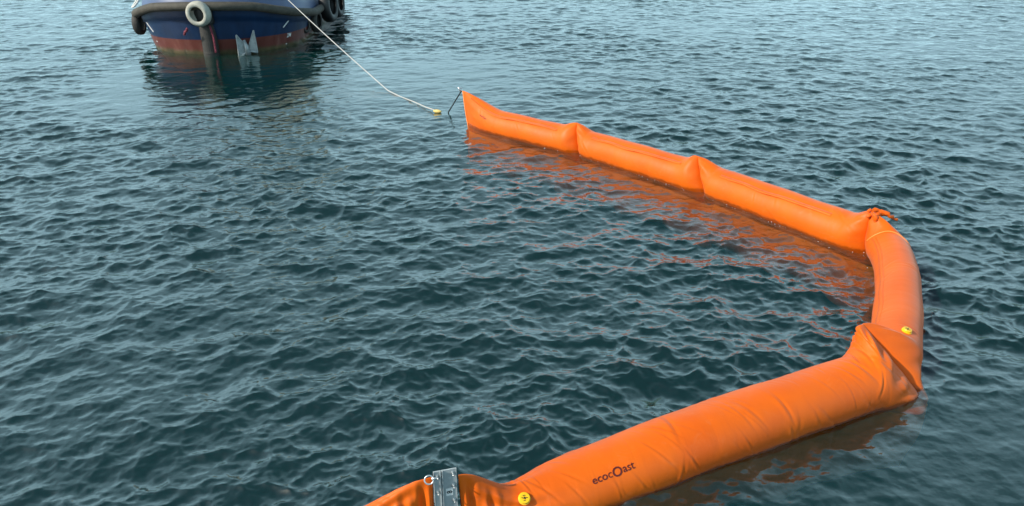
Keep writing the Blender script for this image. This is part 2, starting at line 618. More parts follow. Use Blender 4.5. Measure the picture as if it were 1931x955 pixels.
def calm_mask(X, Y):
    """Where the boom and the tug take the wind off the water: 1 = open chop, lower = slick."""
    m = 0.90 + 0.50 * (value_noise(X * 0.7, Y * 1.2, 2.1, 1) - 0.5) + 0.42 * (value_noise(X + 5, Y, 5.5, 2) - 0.5)
    m *= 1 - 0.20 * sstep(9.0, 19.0, Y)
    # slick beside the tug
    d = np.hypot((X + 2.6) / 4.6, (Y - 18.9) / 4.6)
    m *= 1 - 0.70 * (1 - sstep(0.35, 1.15, d))
    d = np.hypot((X + 8.0) / 3.0, (Y - 19.0) / 4.6)
    m *= 1 - 0.72 * (1 - sstep(0.55, 1.15, d))
    # lee of the far arm
    px, py = np.array([-0.9, 1.3, 3.1, 4.6]), np.array([14.6, 12.8, 10.8, 8.6])
    dist = np.full(X.shape, 99.0)
    for a0, b0, a1, b1 in zip(px, py, px[1:], py[1:]):
        ex, ey = a1 - a0, b1 - b0
        q = np.clip(((X - a0) * ex + (Y - b0) * ey) / (ex * ex + ey * ey), 0, 1)
        side = (X - a0) * ey - (Y - b0) * ex
        dd = np.hypot(X - a0 - q * ex, Y - b0 - q * ey)
        dist = np.minimum(dist, np.where(side < 0, dd, dd * 4))
    m *= 1 - 0.42 * (1 - sstep(0.3, 1.9, dist))
    # sheltered water outside the near floats
    d = np.hypot((X - 4.6) / 3.6, (Y - 3.7) / 2.5)
    m *= 1 - 0.70 * (1 - sstep(0.45, 1.2, d))
    return np.clip(m, 0.2, 1.3)

def rows():
    y = [1.6]
    while y[-1] < 42:
        Y = y[-1]
        y.append(Y + 0.0105 + max(0, Y - 3.6) * 0.00175)
    st = y[-1] - y[-2]
    while y[-1] < 9000:
        st *= 1.16
        y.append(y[-1] + st)
    st = 0.0105
    b = [1.6]
    while b[-1] > -900:
        st *= 1.35
        b.append(b[-1] - st)
    return np.array(b[:0:-1] + y)

def cols():
    n = 900
    u = list(np.linspace(0, 0.80, n // 2))
    st = u[-1] - u[-2]
    while u[-1] < 40:
        st *= 1.055 if u[-1] < 1.6 else 1.3
        u.append(u[-1] + st)
    u = np.array(u)
    return np.concatenate([-u[:0:-1], u])

YR, UC = rows(), cols()
wid = np.maximum(YR * math.cos(PITCH) + CAM_H * math.sin(PITCH), 2.6)
X = UC[None, :] * wid[:, None]
Y = np.repeat(YR[:, None], len(UC), 1)
cell = np.maximum(np.gradient(X, axis=1), np.gradient(Y, axis=0))
lv = np.interp(np.log(cell), np.log([0.008, 0.02, 0.05, 0.11, 0.28]), [0, 1, 2, 3, 4])
D = np.zeros(X.shape + (3,), np.float32)
near = cell < 1.5
Xn, Yn = X[near], Y[near]
lvn = lv[near]
dn = np.zeros((len(Xn), 3), np.float32)
ca, sa = math.cos(0.31), math.sin(0.31)
for k in range(len(CUTS)):
    wt = np.clip(1 - np.abs(lvn - k), 0, 1)
    idx = wt > 0
    if not idx.any():
        continue
    a = sample((lev_a[k], La), Xn[idx], Yn[idx])
    xr, yr = Xn[idx] * ca - Yn[idx] * sa, Xn[idx] * sa + Yn[idx] * ca
    b = sample((lev_b[k], Lb), xr, yr)
    b = np.stack([b[:, 0], b[:, 1] * ca + b[:, 2] * sa, -b[:, 1] * sa + b[:, 2] * ca], -1)
    dn[idx] += (a + b) * wt[idx, None]
fade = np.clip(1.5 - cell[near] / 0.8, 0, 1)[:, None]
dn *= calm_mask(Xn, Yn)[:, None] * fade
D[near] = dn
CHOP = 1.0
V = np.stack([X + CHOP * D[..., 1], Y + CHOP * D[..., 2], D[..., 0]], -1)
sea = from_arrays('sea', V.reshape(-1, 3), grid_faces(len(YR), len(UC)), M['water'])
sea['kind'] = 'structure'
print('sea faces', len(sea.data.polygons), 'rms', D[near][:, 0].std())

# seabed, far below anything one can make out
sb = from_arrays('seabed', [(-9000, -2000, -6), (9000, -2000, -6), (9000, 9500, -6), (-9000, 9500, -6)], [(0, 1, 2, 3)], M['seabed'], smooth=False)
sb['kind'] = 'structure'

# ------------------------------------------------------------------ floating boom
R0 = 0.27
def vec(*a):
    return np.array(a, float)

class Float:
    """One air-filled compartment between two flat welded end seams. top/bot: ends of each seam line."""
    def __init__(s, TA, BA, TB, BB, lA, lB, R=R0, zc=0.14, bow=0.0, pA=0.75, pB=0.75, creases=0, gather=0.012, seed=1, thinA=0.014, thinB=0.014, zB=0.0, RB=0.0, hA=None, hB=None, plA=0.0, plB=0.0, gA=None, folds=None):
        s.gA = gA or gather
        s.hlA, s.hlB, s.plA, s.plB = hA or lA, hB or lB, plA, plB
        s.zB, s.RB = zB, RB
        s.TA, s.BA, s.TB, s.BB = map(lambda q: vec(*q), (TA, BA, TB, BB))
        s.A, s.B = (s.TA + s.BA) / 2, (s.TB + s.BB) / 2
        d = (s.B - s.A) * vec(1, 1, 0)
        s.L = np.linalg.norm(d)
        s.d = d / s.L
        s.N = vec(s.d[1], -s.d[0], 0)              # right-hand side when walking from A to B
        s.lA, s.lB, s.R, s.zc, s.bow, s.pA, s.pB = lA, lB, R, zc, bow, pA, pB
        s.thinA, s.thinB = thinA, thinB
        g = np.random.default_rng(seed)
        s.gather = gather
        s.gf = [(g.integers(5, 16), g.random() * 2 * PI, g.random() * 0.7 + 0.5) for _ in range(6)]
        s.gb = [(g.integers(5, 16), g.random() * 2 * PI, g.random() * 0.7 + 0.5) for _ in range(6)]
        s.cr = []
        for _ in range(creases):
            s.cr.append((g.random() * s.L, g.random() * 2 * PI, 0.35 + 0.55 * g.random(), g.normal(0, 0.45) - 0.7, 0.007 + 0.014 * g.random() ** 2, (0.0022 + 0.0062 * g.random() ** 1.5)))
        if folds:
            for t0, p0, wd, sl, sg, am in folds:
                s.cr.append((t0, p0, wd, sl, sg, am))
    def at(s, t, ph, off=0.0):
        """t metres from seam A, ph angle round (0 = right-hand side, pi/2 = top)."""
        t, ph = np.broadcast_arrays(np.asarray(t, float), np.asarray(ph, float))
        xa, xb = np.clip(t / s.lA, 0, 1), np.clip((s.L - t) / s.lB, 0, 1)
        ga, gb = np.sin(xa * PI / 2) ** s.pA, np.sin(xb * PI / 2) ** s.pB
        ya, yb = np.clip(t / s.hlA, 0, 1), np.clip((s.L - t) / s.hlB, 0, 1)
        sa, sb_ = ya * ya * (3 - 2 * ya), yb * yb * (3 - 2 * yb)
        hA, hB = np.linalg.norm(s.TA - s.BA) / 2, np.linalg.norm(s.TB - s.BB) / 2
        q_ = np.clip((t / s.L - 0.45) / 0.55, 0, 1)
        q_ = q_ * q_ * (3 - 2 * q_)
        R_ = s.R - s.RB * q_
        thin = s.thinA * (1 - xa) + s.thinB * (1 - xb)
        a = thin + R_ * ga * gb
        b = R_ + (hA - R_) * (1 - sa) + (hB - R_) * (1 - sb_)
        UA, UB = (s.TA - s.BA) / (2 * hA), (s.TB - s.BB) / (2 * hB)
        Z = vec(0, 0, 1)
        U = Z + (UA - Z) * (1 - sa)[..., None] + (UB - Z) * (1 - sb_)[..., None]
        zc_ = s.zc + s.zB * q_
        cz = zc_ + (s.A[2] - zc_) * (1 - sa) + (s.B[2] - zc_) * (1 - sb_)
        q = t / s.L
        c = s.A[None] * (1 - q)[..., None] + s.B[None] * q[..., None] if np.ndim(q) else s.A * (1 - q) + s.B * q
        c = np.array(c)
        c[..., 2] = cz
        c = c + s.N * (s.bow * np.sin(PI * q ** (0.55 if s.bow else 1.0)))[..., None]
        n = s.N * np.cos(ph)[..., None] + U * np.sin(ph)[..., None]
        # gathers running away from the seams
        r = np.zeros_like(t)
        for fr, p0, am in s.gf:
            r += am * np.cos(fr * ph + p0 + 2.0 * xa) * np.exp(-((xa - 0.25) / 0.28) ** 2) * (xa < 1)
        for fr, p0, am in s.gb:
            r += am * np.cos(fr * ph + p0 + 2.0 * xb) * np.exp(-((xb - 0.25) / 0.28) ** 2) * (xb < 1)
        r = r * np.where(q < 0.5, s.gA, s.gather) * 0.45 * np.minimum(ga, gb)
        # pleats hanging down from where the cloth is clamped
        sn = np.sin(ph)
        for amp, dd in ((s.plA, t), (s.plB, s.L - t)):
            if amp:
                r += amp * np.abs(np.cos(ph)) ** 0.5 * np.clip(1.15 - np.maximum(sn, 0) ** 3, 0, 1) * np.exp(-(dd / 0.30) ** 2) * np.sin(np.minimum(dd / 0.03, 1) * PI / 2) * (np.sin(2 * PI * dd / 0.125 + 1.7 * sn + 0.6 * np.cos(ph)) + 0.5 * np.sin(2 * PI * dd / 0.071 - 2.2 * sn))
        # slow sag of the fabric
        r += 0.004 * np.sin(3.1 * t + 1.3) * np.sin(2 * ph + t) + 0.003 * np.sin(7.3 * t + 2 * ph)
        for t0, p0, wd, sl, sg, am in s.cr:
            dph = (ph - p0 + PI) % (2 * PI) - PI
            dt = t - t0 - sl * dph * s.R * 0.8
            e = np.exp(-(dph / wd) ** 2 * 2)
            r += am * e * (-np.exp(-(dt / sg) ** 2) + 0.7 * np.exp(-((dt - 2.2 * sg) / (1.6 * sg)) ** 2))
        rr = (off + r)[..., None]
        return c + s.N * (np.cos(ph) * a)[..., None] + U * (np.sin(ph) * b)[..., None] + n * rr
    def build(s, name, parent, dens=70, nv=84, label=None):
        nu = max(30, int(s.L * dens))
        x = np.linspace(0, 1, nu)
        t = s.L * (x - 0.10 * np.sin(2 * PI * x) / (2 * PI) * 2.2)
        ph = np.linspace(0, 2 * PI, nv, endpoint=False)
        P = s.at(t[:, None], ph[None, :])
        uv = np.stack(np.broadcast_arrays(t[:, None], (ph * s.R)[None, :]), -1)
        V = P.reshape(-1, 3)
        F = grid_faces(nu, nv, wrap=True)[:, ::-1]
        o = from_arrays(name, V, F, M['fabric'], parent, uv=uv.reshape(-1, 2))
        if label:
            o['label'] = label
        return o
    def flap(s, ph0, parent, t0, t1, w=0.055, lift=0.026):
        """A welded flap lying along the tube: upper edge joined, lower edge standing proud."""
        n = 60
        t = np.linspace(t0, t1, n)
        sgn = 1 if math.cos(ph0) > 0 else -1
        wob = 0.03 * np.sin(t * 4.1) + 0.02 * np.sin(t * 9.7)
        p1 = ph0 + wob + sgn * w / s.R * 0.5
        p2 = ph0 + wob - sgn * w / s.R * 0.5
        k = np.sin(np.linspace(0.03, 0.97, n) * PI) ** 0.5
        lf = lift * k * (0.7 + 0.5 * np.sin(t * 6.0) ** 2)
        a = s.at(t, p1, 0.0015)
        b = s.at(t, p2, 0.003 + lf)
        c = s.at(t, p2, -0.001 + lf)
        d = s.at(t, p1, -0.004)
        V = np.stack([a, b, c, d], 1).reshape(-1, 3)
        return from_arrays('seam_flap', V, grid_faces(n, 4, wrap=True), M['fabric'], parent)

boom = empty('floating_boom', (2.5, 8.0, 0), 'long curved orange inflated containment boom running from the tow rope round to the metal connector', 'floating boom')
SEAMS = {   # top and bottom end of every welded seam
    0: ((-0.98, 14.78, 0.64), (-0.86, 14.56, -0.14)),
    1: ((1.16, 12.90, 0.51), (1.36, 12.76, -0.22)),
    2: ((2.88, 11.00, 0.51), (3.20, 10.78, -0.22)),
    3: ((4.53, 8.66, 0.53), (4.72, 8.62, -0.22)),
    4: ((3.22, 5.86, 0.58), (3.84, 5.60, -0.14)),
    5: ((-0.37, 3.95, 0.52), (-0.33, 3.93, -0.32)),
}
S = SEAMS
# crumples on the folded flap where the near float turns the corner
FOLDS = [(0.16, 1.15, 0.75, 0.55, 0.016, 0.016), (0.27, 1.05, 0.65, 0.75, 0.014, 0.014), (0.36, 1.30, 0.70, 0.35, 0.018, 0.014),
         (0.46, 1.20, 0.60, 0.60, 0.014, 0.011), (0.56, 1.75, 0.75, -0.5, 0.020, 0.012), (0.30, 2.30, 0.60, -0.9, 0.018, 0.010),
         (0.70, 1.90, 0.50, -0.8, 0.014, 0.008), (0.42, 2.60, 0.40, 0.8, 0.016, 0.008)]
f1 = Float(*S[0], *S[1], 0.95, 0.30, pA=0.9, pB=0.55, seed=1, gather=0.006, creases=14, thinA=0.004, hA=0.95, hB=0.52)
f2 = Float(*S[1], *S[2], 0.24, 0.30, pA=0.5, pB=0.55, seed=2, gather=0.008, creases=14, hA=0.20, hB=0.52)
f3 = Float(*S[2], *S[3], 0.24, 0.34, pA=0.5, pB=0.5, seed=3, gather=0.012, creases=16, hA=0.20, hB=0.40)
f4 = Float(*S[3], *S[4], 0.30, 0.30, R=0.235, zc=0.17, pA=0.42, pB=0.45, bow=-0.19, seed=4, gather=0.014, creases=16)
f5 = Float(*S[4], *S[5], 0.36, 0.95, pA=0.6, pB=1.0, seed=5, gather=0.026, creases=130, zB=-0.11, RB=0.03, hA=0.50, hB=0.42, plB=0.020, gA=0.055, folds=FOLDS)
FL = []
for f, lab in ((f1, 'far end float, drawn up to a point beside the tow line'), (f2, None), (f3, None),
               (f4, 'pinkish float lying end-on to the viewer at the right'), (f5, 'large near float carrying the printed brand name')):
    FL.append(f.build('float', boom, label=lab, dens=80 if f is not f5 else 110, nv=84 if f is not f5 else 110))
f1.flap(0.95, FL[0], 0.25, f1.L - 0.45)
f2.flap(0.95, FL[1], 0.35, f2.L - 0.40)
f3.flap(0.95, FL[2], 0.35, f3.L - 0.55)
f4.flap(0.62, FL[3], 0.30, f4.L - 0.60, lift=0.007)

# pale tube painting the highlight along the right-hand float's end crease, hem at the pointed end, bunched cloth at the far right corner
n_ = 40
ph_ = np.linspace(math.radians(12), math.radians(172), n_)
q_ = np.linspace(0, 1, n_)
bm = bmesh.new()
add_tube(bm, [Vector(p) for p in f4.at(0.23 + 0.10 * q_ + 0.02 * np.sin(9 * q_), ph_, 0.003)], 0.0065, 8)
bm_obj('crease_highlight', bm, M['hem_highlight'], FL[3], smooth=True)
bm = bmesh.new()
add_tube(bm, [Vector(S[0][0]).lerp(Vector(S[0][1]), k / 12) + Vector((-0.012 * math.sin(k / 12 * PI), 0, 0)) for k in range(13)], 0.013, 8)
bm_obj('end_hem', bm, M['hem_highlight'], FL[0], smooth=True)
bm = bmesh.new()
g_ = np.random.default_rng(5)
for k, (a_, b_) in enumerate((((4.47, 8.62, 0.50), (4.80, 8.74, 0.47)), ((4.50, 8.70, 0.55), (4.88, 8.66, 0.44)), ((4.56, 8.56, 0.44), (4.66, 8.50, 0.20)), ((4.50, 8.60, 0.54), (4.62, 8.52, 0.32)))):
    a_, b_ = Vector(a_), Vector(b_)
    pts_ = [a_.lerp(b_, i / 14) + Vector(g_.normal(0, 0.010, 3)) + Vector((0, 0, 0.03 * math.sin(i / 14 * PI))) for i in range(15)]
    add_tube(bm, pts_, [0.015 + 0.015 * math.sin((i / 14) ** 0.8 * PI) + 0.006 * math.sin(i * 2.3 + k) for i in range(15)], 10)
bm_obj('bunched_cloth', bm, M['fabric'], FL[3], smooth=True)

# curtain hanging under the floats
def skirt(fs, parent, depth=0.75):
    P = []
    for f in fs:
        n = 60
        t = np.linspace(0, f.L, n)
        top = f.at(t, np.full(n, -PI / 2))
        if len(P):
            top = top[1:]
        P.append(top)
    P = np.concatenate(P)
    n = len(P)
    q = np.arange(n)
    dirv = np.gradient(P[:, :2], axis=0)
    dirv /= np.linalg.norm(dirv, axis=1)[:, None]
    nrm = np.stack([dirv[:, 1], -dirv[:, 0]], -1)
    V = []
    ks = np.linspace(0, 1, 9)
    for side in (0.006, -0.006):
        for k in ks:
            W = P.copy()
            W[:, 2] += 0.02 - k * depth
            wob = k * (0.06 * np.sin(q * 0.21 + 3 * k) + 0.04 * np.sin(q * 0.57 + 5 * k)) + side
            W[:, :2] += nrm * wob[:, None]
            V.append(W)
    V = np.stack(V[:9] + V[9:][::-1], 0)                 # closed ring across the thickness
    V = V.transpose(1, 0, 2).reshape(-1, 3)
    return from_arrays('skirt', V, grid_faces(n, 18, wrap=True), M['skirt'], parent)
skirt([f1, f2, f3, f4, f5], boom)

# printed wordmark
def text_mesh(body, size, bold=0.0):
    c = bpy.data.curves.new('glyphs', 'FONT')
    c.body = body
    c.size = size
    c.offset = bold
    c.resolution_u = 3
    c.fill_mode = 'FRONT'
    o = bpy.data.objects.new('glyphs', c)
    COL.objects.link(o)
    dg = bpy.context.evaluated_depsgraph_get()
    dg.update()
    me = bpy.data.meshes.new_from_object(o.evaluated_get(dg))
    bpy.data.objects.remove(o)
    bm = bmesh.new()
    bm.from_mesh(me)
    bpy.data.meshes.remove(me)
    bmesh.ops.triangulate(bm, faces=bm.faces)
    bmesh.ops.subdivide_edges(bm, edges=[e for e in bm.edges if e.calc_length() > size * 0.12], cuts=2)
    bmesh.ops.triangulate(bm, faces=bm.faces)
    bm.verts.index_update()
    V = np.array([v.co[:] for v in bm.verts])
    F = np.array([[v.index for v in f.verts] for f in bm.faces])
    bm.free()
    return V, F

def wordmark(runs, total):
    x, VV, FF, nb = 0.0, [], [], 0
    for body, size, bold, dy in runs:
        V, F = text_mesh(body, size, bold)
        x0, x1 = V[:, 0].min(), V[:, 0].max()
        V[:, 0] += x - x0
        V[:, 1] += dy
        x += x1 - x0 + 0.007
        VV.append(V)
        FF.append(F + nb)
        nb += len(V)
    V, F = np.concatenate(VV), np.concatenate(FF)
    k = total / V[:, 0].max()
    V[:, 0] *= k
    V[:, 1] *= k
    V[:, 0] -= total / 2
    return V, F

def put_print(name, f, V, F, t0, ph0, direction, m, parent, off=0.003):
    """direction: +1 the writing runs from seam A to seam B, -1 the other way; letters stand towards the tube's top."""
    sgn = 1 if math.cos(ph0) > 0 else -1
    P = f.at(t0 + direction * V[:, 0], ph0 + sgn * (V[:, 1] / f.R), off)
    return from_arrays(name, P, F, m, parent, smooth=False)

WM = [('eco', 0.10, 0.0010, 0), ('c', 0.10, 0.0, 0), ('O', 0.118, 0.002, -0.012), ('ast', 0.10, 0.0008, 0)]
V_, F_ = wordmark(WM, 0.355)
def t_of(f, x, y):
    return float(np.dot(vec(x, y, 0) - f.A * vec(1, 1, 0), f.d))
put_print('lettering', f5, V_, F_, 3.14, 2.42, -1, M['print'], FL[4])
V_, F_ = wordmark(WM, 0.19)
put_print('lettering', f1, V_, F_, 0.66, 0.40, 1, M['print'], FL[0])

def valve(f, t, ph, parent, r=0.040):
    p = f.at(t, ph)
    e = 0.01
    du = f.at(t + e, ph) - f.at(t - e, ph)
    dv = f.at(t, ph + e) - f.at(t, ph - e)
    n = np.cross(du, dv)
    n /= np.linalg.norm(n)
    if np.dot(n, p - vec(*(f.A[:2] + f.d[:2] * t), f.zc)) < 0:
        n = -n
    n, p = Vector(n), Vector(p)
    bm = bmesh.new()
    add_lathe(bm, p, n, [(0, -0.005), (r * 1.12, -0.005), (r * 1.12, 0.006), (r * 0.98, 0.008), (r, 0.020), (r * 0.93, 0.026), (r * 0.8, 0.027), (0, 0.0265)], 28)
    v = bm_obj('valve_cap', bm, M['yellow'], parent, smooth=False)
    a = Vector(du).normalized()
    b = n.cross(a)
    bm = bmesh.new()
    for (x0, y0), (x1, y1) in (((-0.5, 0.1), (0.1, -0.15)), ((0.1, -0.15), (-0.1, 0.2)), ((-0.1, 0.2), (0.5, -0.12)), ((-0.15, -0.4), (0.2, -0.45)), ((0.0, 0.45), (0.25, 0.4))):
        c = p + n * 0.0275 + (a * (x0 + x1) / 2 + b * (y0 + y1) / 2) * r
        d = (a * (x1 - x0) + b * (y1 - y0))
        l = d.length * r
        d.normalize()
        add_box(bm, c, l + r * 0.12, r * 0.13, 0.002, d, n.cross(d), n)
    # the mark is printed on the cap: kept in the cap's own mesh as a second material
    me = bpy.data.meshes.new('mark')
    bm.to_mesh(me)
    bm.free()
    bm = bmesh.new()
    bm.from_mesh(v.data)
    nf = len(bm.faces)
    bm.from_mesh(me)
    bm.faces.ensure_lookup_table()
    v.data.materials.append(M['black'])
    for f_ in bm.faces[nf:]:
        f_.material_index = 1
    bm.to_mesh(v.data)
    bm.free()
    bpy.data.meshes.remove(me)
    return v
valve(f4, 2.74, 1.80, FL[3], 0.042)
valve(f5, 3.84, 2.22, FL[4], 0.040)

fix_children(boom)

# bubbles gathered against the inner waterline
bm = bmesh.new()
g_ = np.random.default_rng(9)
for f, k_ in ((f1, 8), (f2, 24), (f3, 30), (f4, 6)):
    for _ in range(k_):
        t_ = g_.random() * f.L
        p_ = f.at(t_, math.asin(-0.5), 0.015 + abs(g_.normal(0, 0.04)))
        r_ = 0.002 + 0.004 * g_.random() ** 2
        add_lathe(bm, (p_[0], p_[1], 0.006), (0, 0, 1), [(0, -r_), (r_, -r_ * 0.2), (r_ * 0.75, r_ * 0.6), (0, r_)], 7)
fo = bm_obj('foam', bm, M['white_print'], None, smooth=True)
fo['kind'] = 'stuff'

# second boom, joined on at the connector and leaving the picture at lower left
boom2 = empty('floating_boom', (-1.6, 3.5, 0), 'folded orange boom fabric to the left of the metal connector at the bottom edge', 'floating boom')
g1 = Float((-0.545, 3.90, 0.55), (-0.53, 3.88, -0.26), (-3.7, 3.30, 0.3), (-3.7, 3.30, -0.3), 1.1, 0.5, R=0.22, zc=0.05, pA=1.2, seed=21, gather=0.034, creases=60, hA=0.75, plA=0.024)
gf = g1.build('float', boom2, dens=110, nv=110)
skirt([g1], boom2)
fix_children(boom2)

# ------------------------------------------------------------------ aluminium connector between the two booms
cx = Vector((math.cos(math.radians(15)), math.sin(math.radians(15)), 0))
cn = Vector((cx.y, -cx.x, 0))                 # towards the viewer
cu = Vector((0.0, 0.0, 1.0))
pc = Vector((-0.455, 3.895, 0.0))
conn = empty('boom_connector', pc, 'grey bolted aluminium connector plate with a small white number label joining two booms', 'connector')
def ppt(x, z, y=0.0):
    return pc + cx * x + cn * y + cu * z
def profile_plate(name, x0, x1, ribs):
    bm = bmesh.new()
    add_box(bm, ppt((x0 + x1) / 2, 0.16), x1 - x0, 0.010, 0.92, cx, cn, cu, bev=0.002)
    for x, wd, h in ribs:
        add_box(bm, ppt(x, 0.16, 0.005 + h / 2), wd, h, 0.922, cx, cn, cu, bev=0.0015)
    return bm_obj(name, bm, M['alu'], conn)
profile_plate('plate', -0.080, -0.028, [(-0.077, 0.005, 0.006), (-0.033, 0.007, 0.014)])
profile_plate('plate', -0.026, 0.080, [(-0.019, 0.007, 0.014), (0.0765, 0.006, 0.006)])
def bolt(x, z, l=0.034):
    bm = bmesh.new()
    c = ppt(x, z, 0.004)
    add_lathe(bm, c, cn, [(0, 0), (0.013, 0.0), (0.013, 0.003), (0.0105, 0.0032), (0.0105, 0.011), (0.0055, 0.012), (0.0055, l), (0.004, l + 0.002), (0, l + 0.002)], 10)
    return bm_obj('bolt', bm, M['steel'], conn)
for x, z in ((-0.055, 0.585), (-0.055, 0.445), (-0.055, 0.30), (0.052, 0.59), (0.055, 0.48), (0.055, 0.35)):
    bolt(x, z)
bm = bmesh.new()
add_box(bm, ppt(0.025, 0.425, 0.0068), 0.047, 0.0025, 0.064, cx, cn, cu)
stk = bm_obj('number_label', bm, M['white_print'], conn)
V_, F_ = text_mesh('8', 0.052, 0.0012)
V_[:, :2] -= (V_[:, :2].max(0) + V_[:, :2].min(0)) / 2
P_ = np.array([ppt(0.025 - v[1], 0.425 + v[0], 0.0086)[:] for v in V_])
from_arrays('digit', P_, F_, M['black'], stk, smooth=False)
fix_children(conn)

bm = bmesh.new()
sp_ = ppt(-0.112, 0.575, 0.02)
add_torus(bm, sp_, (0.15, -0.9, 0.35), 0.030, 0.0055, 30, 10, 0.0, 2 * PI, 1.0)
add_lathe(bm, ppt(-0.084, 0.585, 0.024), cx, [(0, -0.012), (0.008, -0.012), (0.008, 0.03), (0, 0.03)], 10)
sh = bm_obj('shackle', bm, M['steel'], None, smooth=True)
tag(sh, 'shiny steel ring shackle at the left edge of the aluminium connector', 'shackle')

# ------------------------------------------------------------------ tug
BX, BY = -8.76, 22.10                        # stem at the waterline
tug = empty('tugboat', (BX, BY + 5, 0), 'blue tugboat with red waterline band and rubber-fendered bow facing the viewer', 'boat')
def hb(y, z):
    """half breadth at distance y aft of the stem and height z."""
    zs = sheer(y)
    k = np.clip(z / np.maximum(zs, 0.1), -0.6, 1.0)
    y0 = np.where(z > 0, -0.34 * k, -0.6 * k)
    Lb = 2.65 + 0.3 * np.clip(k, 0, 1)
    B = np.where(z > 0, 2.30 + 0.20 * k, 2.30 + 0.5 * k)
    q = np.clip(1 - (y - y0) / Lb, 0, 1)
    return B * np.maximum(0, 1 - q ** 2.3) ** (1 / 2.15)
def sheer(y):
    return np.interp(y, [-0.34, 0.0, 0.4, 1.0, 2.4, 4, 11], [1.42, 1.36, 1.22, 1.06, 0.86, 0.82, 0.95])
# hull skin: rings at heights, from the starboard side round the stem to port
def hull_ring(f, y_end=11.0, n=70):
    """f in -0.5..1 fraction of the sheer height; below zero it is depth."""
    q = (np.linspace(0, 1, n) ** 2.0)
    y0 = -0.34 * f if f > 0 else -0.6 * f
    y = y0 + q * (y_end - y0)
    zz = np.where(f > 0, f * sheer(y), f)
    b = hb(y, zz)
    b[0] = 0
    L_ = np.stack([BX - b, BY + y, zz], -1)[::-1]
    R_ = np.stack([BX + b, BY + y, zz], -1)[1:]
    return np.concatenate([L_, R_])
lev = [-0.55, -0.25, -0.08, 0.0] + list(np.linspace(0.06, 0.72, 10)) + [0.745, 0.82, 0.9, 1.0]
rings = [hull_ring(f) for f in lev]
# a knuckle: the top strake stands slightly proud
for i, f in enumerate(lev):
    if f >= 0.745:
        c = rings[i].mean(0)
        rings[i][:, 0] = BX + (rings[i][:, 0] - BX) * 1.012
        rings[i][:, 1] -= 0.03 * np.exp(-(rings[i][:, 1] - BY))
RG = np.array(rings)
nr, nc = RG.shape[:2]
hull = from_arrays('hull', RG.reshape(-1, 3), grid_faces(nr, nc)[:, ::-1], M['hull'], tug)
top = RG[-1]
# transom and deck
bm = bmesh.new()
vs = [bm.verts.new(p) for p in [RG[i][0] for i in range(nr)] + [RG[i][-1] for i in range(nr)][::-1]]
bm.faces.new(vs)
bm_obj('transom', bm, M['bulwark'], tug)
half = nc // 2
Ld, Rd = top[:half + 1][::-1], top[half:]
nn = len(Ld)
DV = np.stack([Ld, Rd], 1).reshape(-1, 3) - np.array([0, 0, 0.03])
from_arrays('deck', DV, grid_faces(nn, 2), M['deck'], tug, smooth=False)
# rubbing rail: heavy rubber section with gaps between lengths
mid = nc // 2
rail_pts = [Vector(p) for p in top]
def rail_off(p, k, dz):
    out = Vector((p.x - BX, (p.y - BY - 2.6) * 1.0 if p.y < BY + 2.6 else 0, 0))
    out.normalize()
    return p + out * k + Vector((0, 0, dz))
idx = [i for i in range(nc)]
bm = bmesh.new()
add_tube(bm, [rail_off(rail_pts[i], 0.10, -0.02) for i in idx], 0.122, 14)
rr = bm_obj('rubbing_rail', bm, M['rub_rail'], tug, smooth=True)
# studs in the flange under the rail
bm = bmesh.new()
add_lathe(bm, (0, 0, 0), (0, -1, 0), [(0, -0.01), (0.018, -0.01), (0.018, 0.012), (0.012, 0.02), (0, 0.02)], 8)
stud_me = bpy.data.meshes.new('stud')
bm.to_mesh(stud_me)
bm.free()
stud_me.materials.append(M['steel'])
acc, last = 0.0, None
stud_pts = []
for a, b in zip(rail_pts, rail_pts[1:]):
    if a.y > BY + 4 or b.y > BY + 4:
        continue
    L_ = (b - a).length
    acc += L_
    while acc > 0.17:
        acc -= 0.17
        stud_pts.append(rail_off(b - (b - a) * (acc / max(L_, 1e-6)), 0.03, -0.20))
for p in stud_pts:
    o = link('stud', stud_me, None, tug)
    o.location = p - tug.location
    o['skip'] = 1
# bulwark leaning inward above the rail
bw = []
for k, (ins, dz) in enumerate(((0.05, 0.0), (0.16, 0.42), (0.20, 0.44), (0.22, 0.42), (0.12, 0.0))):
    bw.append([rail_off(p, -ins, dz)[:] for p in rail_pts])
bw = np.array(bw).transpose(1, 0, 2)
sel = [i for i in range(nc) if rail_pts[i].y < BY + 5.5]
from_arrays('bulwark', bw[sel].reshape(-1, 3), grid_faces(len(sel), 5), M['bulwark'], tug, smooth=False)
# stem fender: upright rubber cylinder
bm = bmesh.new()
add_lathe(bm, (BX + 0.02, BY - 0.10, 0), (0, 0.0, 1), [(0, -0.35), (0.20, -0.35), (0.225, -0.3), (0.225, 0.06), (0.232, 0.065), (0.232, 0.09), (0.225, 0.1), (0.225, 0.86), (0.20, 0.90), (0, 0.9)], 28)
bm_obj('stem_fender', bm, M['rubber'], tug, smooth=False)
bm = bmesh.new()
add_lathe(bm, (BX + 0.04, BY - 0.20, 0), (0, -0.1, 1), [(0, 0.88), (0.24, 0.9), (0.26, 0.96), (0.26, 1.34), (0.2, 1.42), (0, 1.42)], 24)
bm_obj('fender_pad', bm, M['black'], tug, smooth=False)
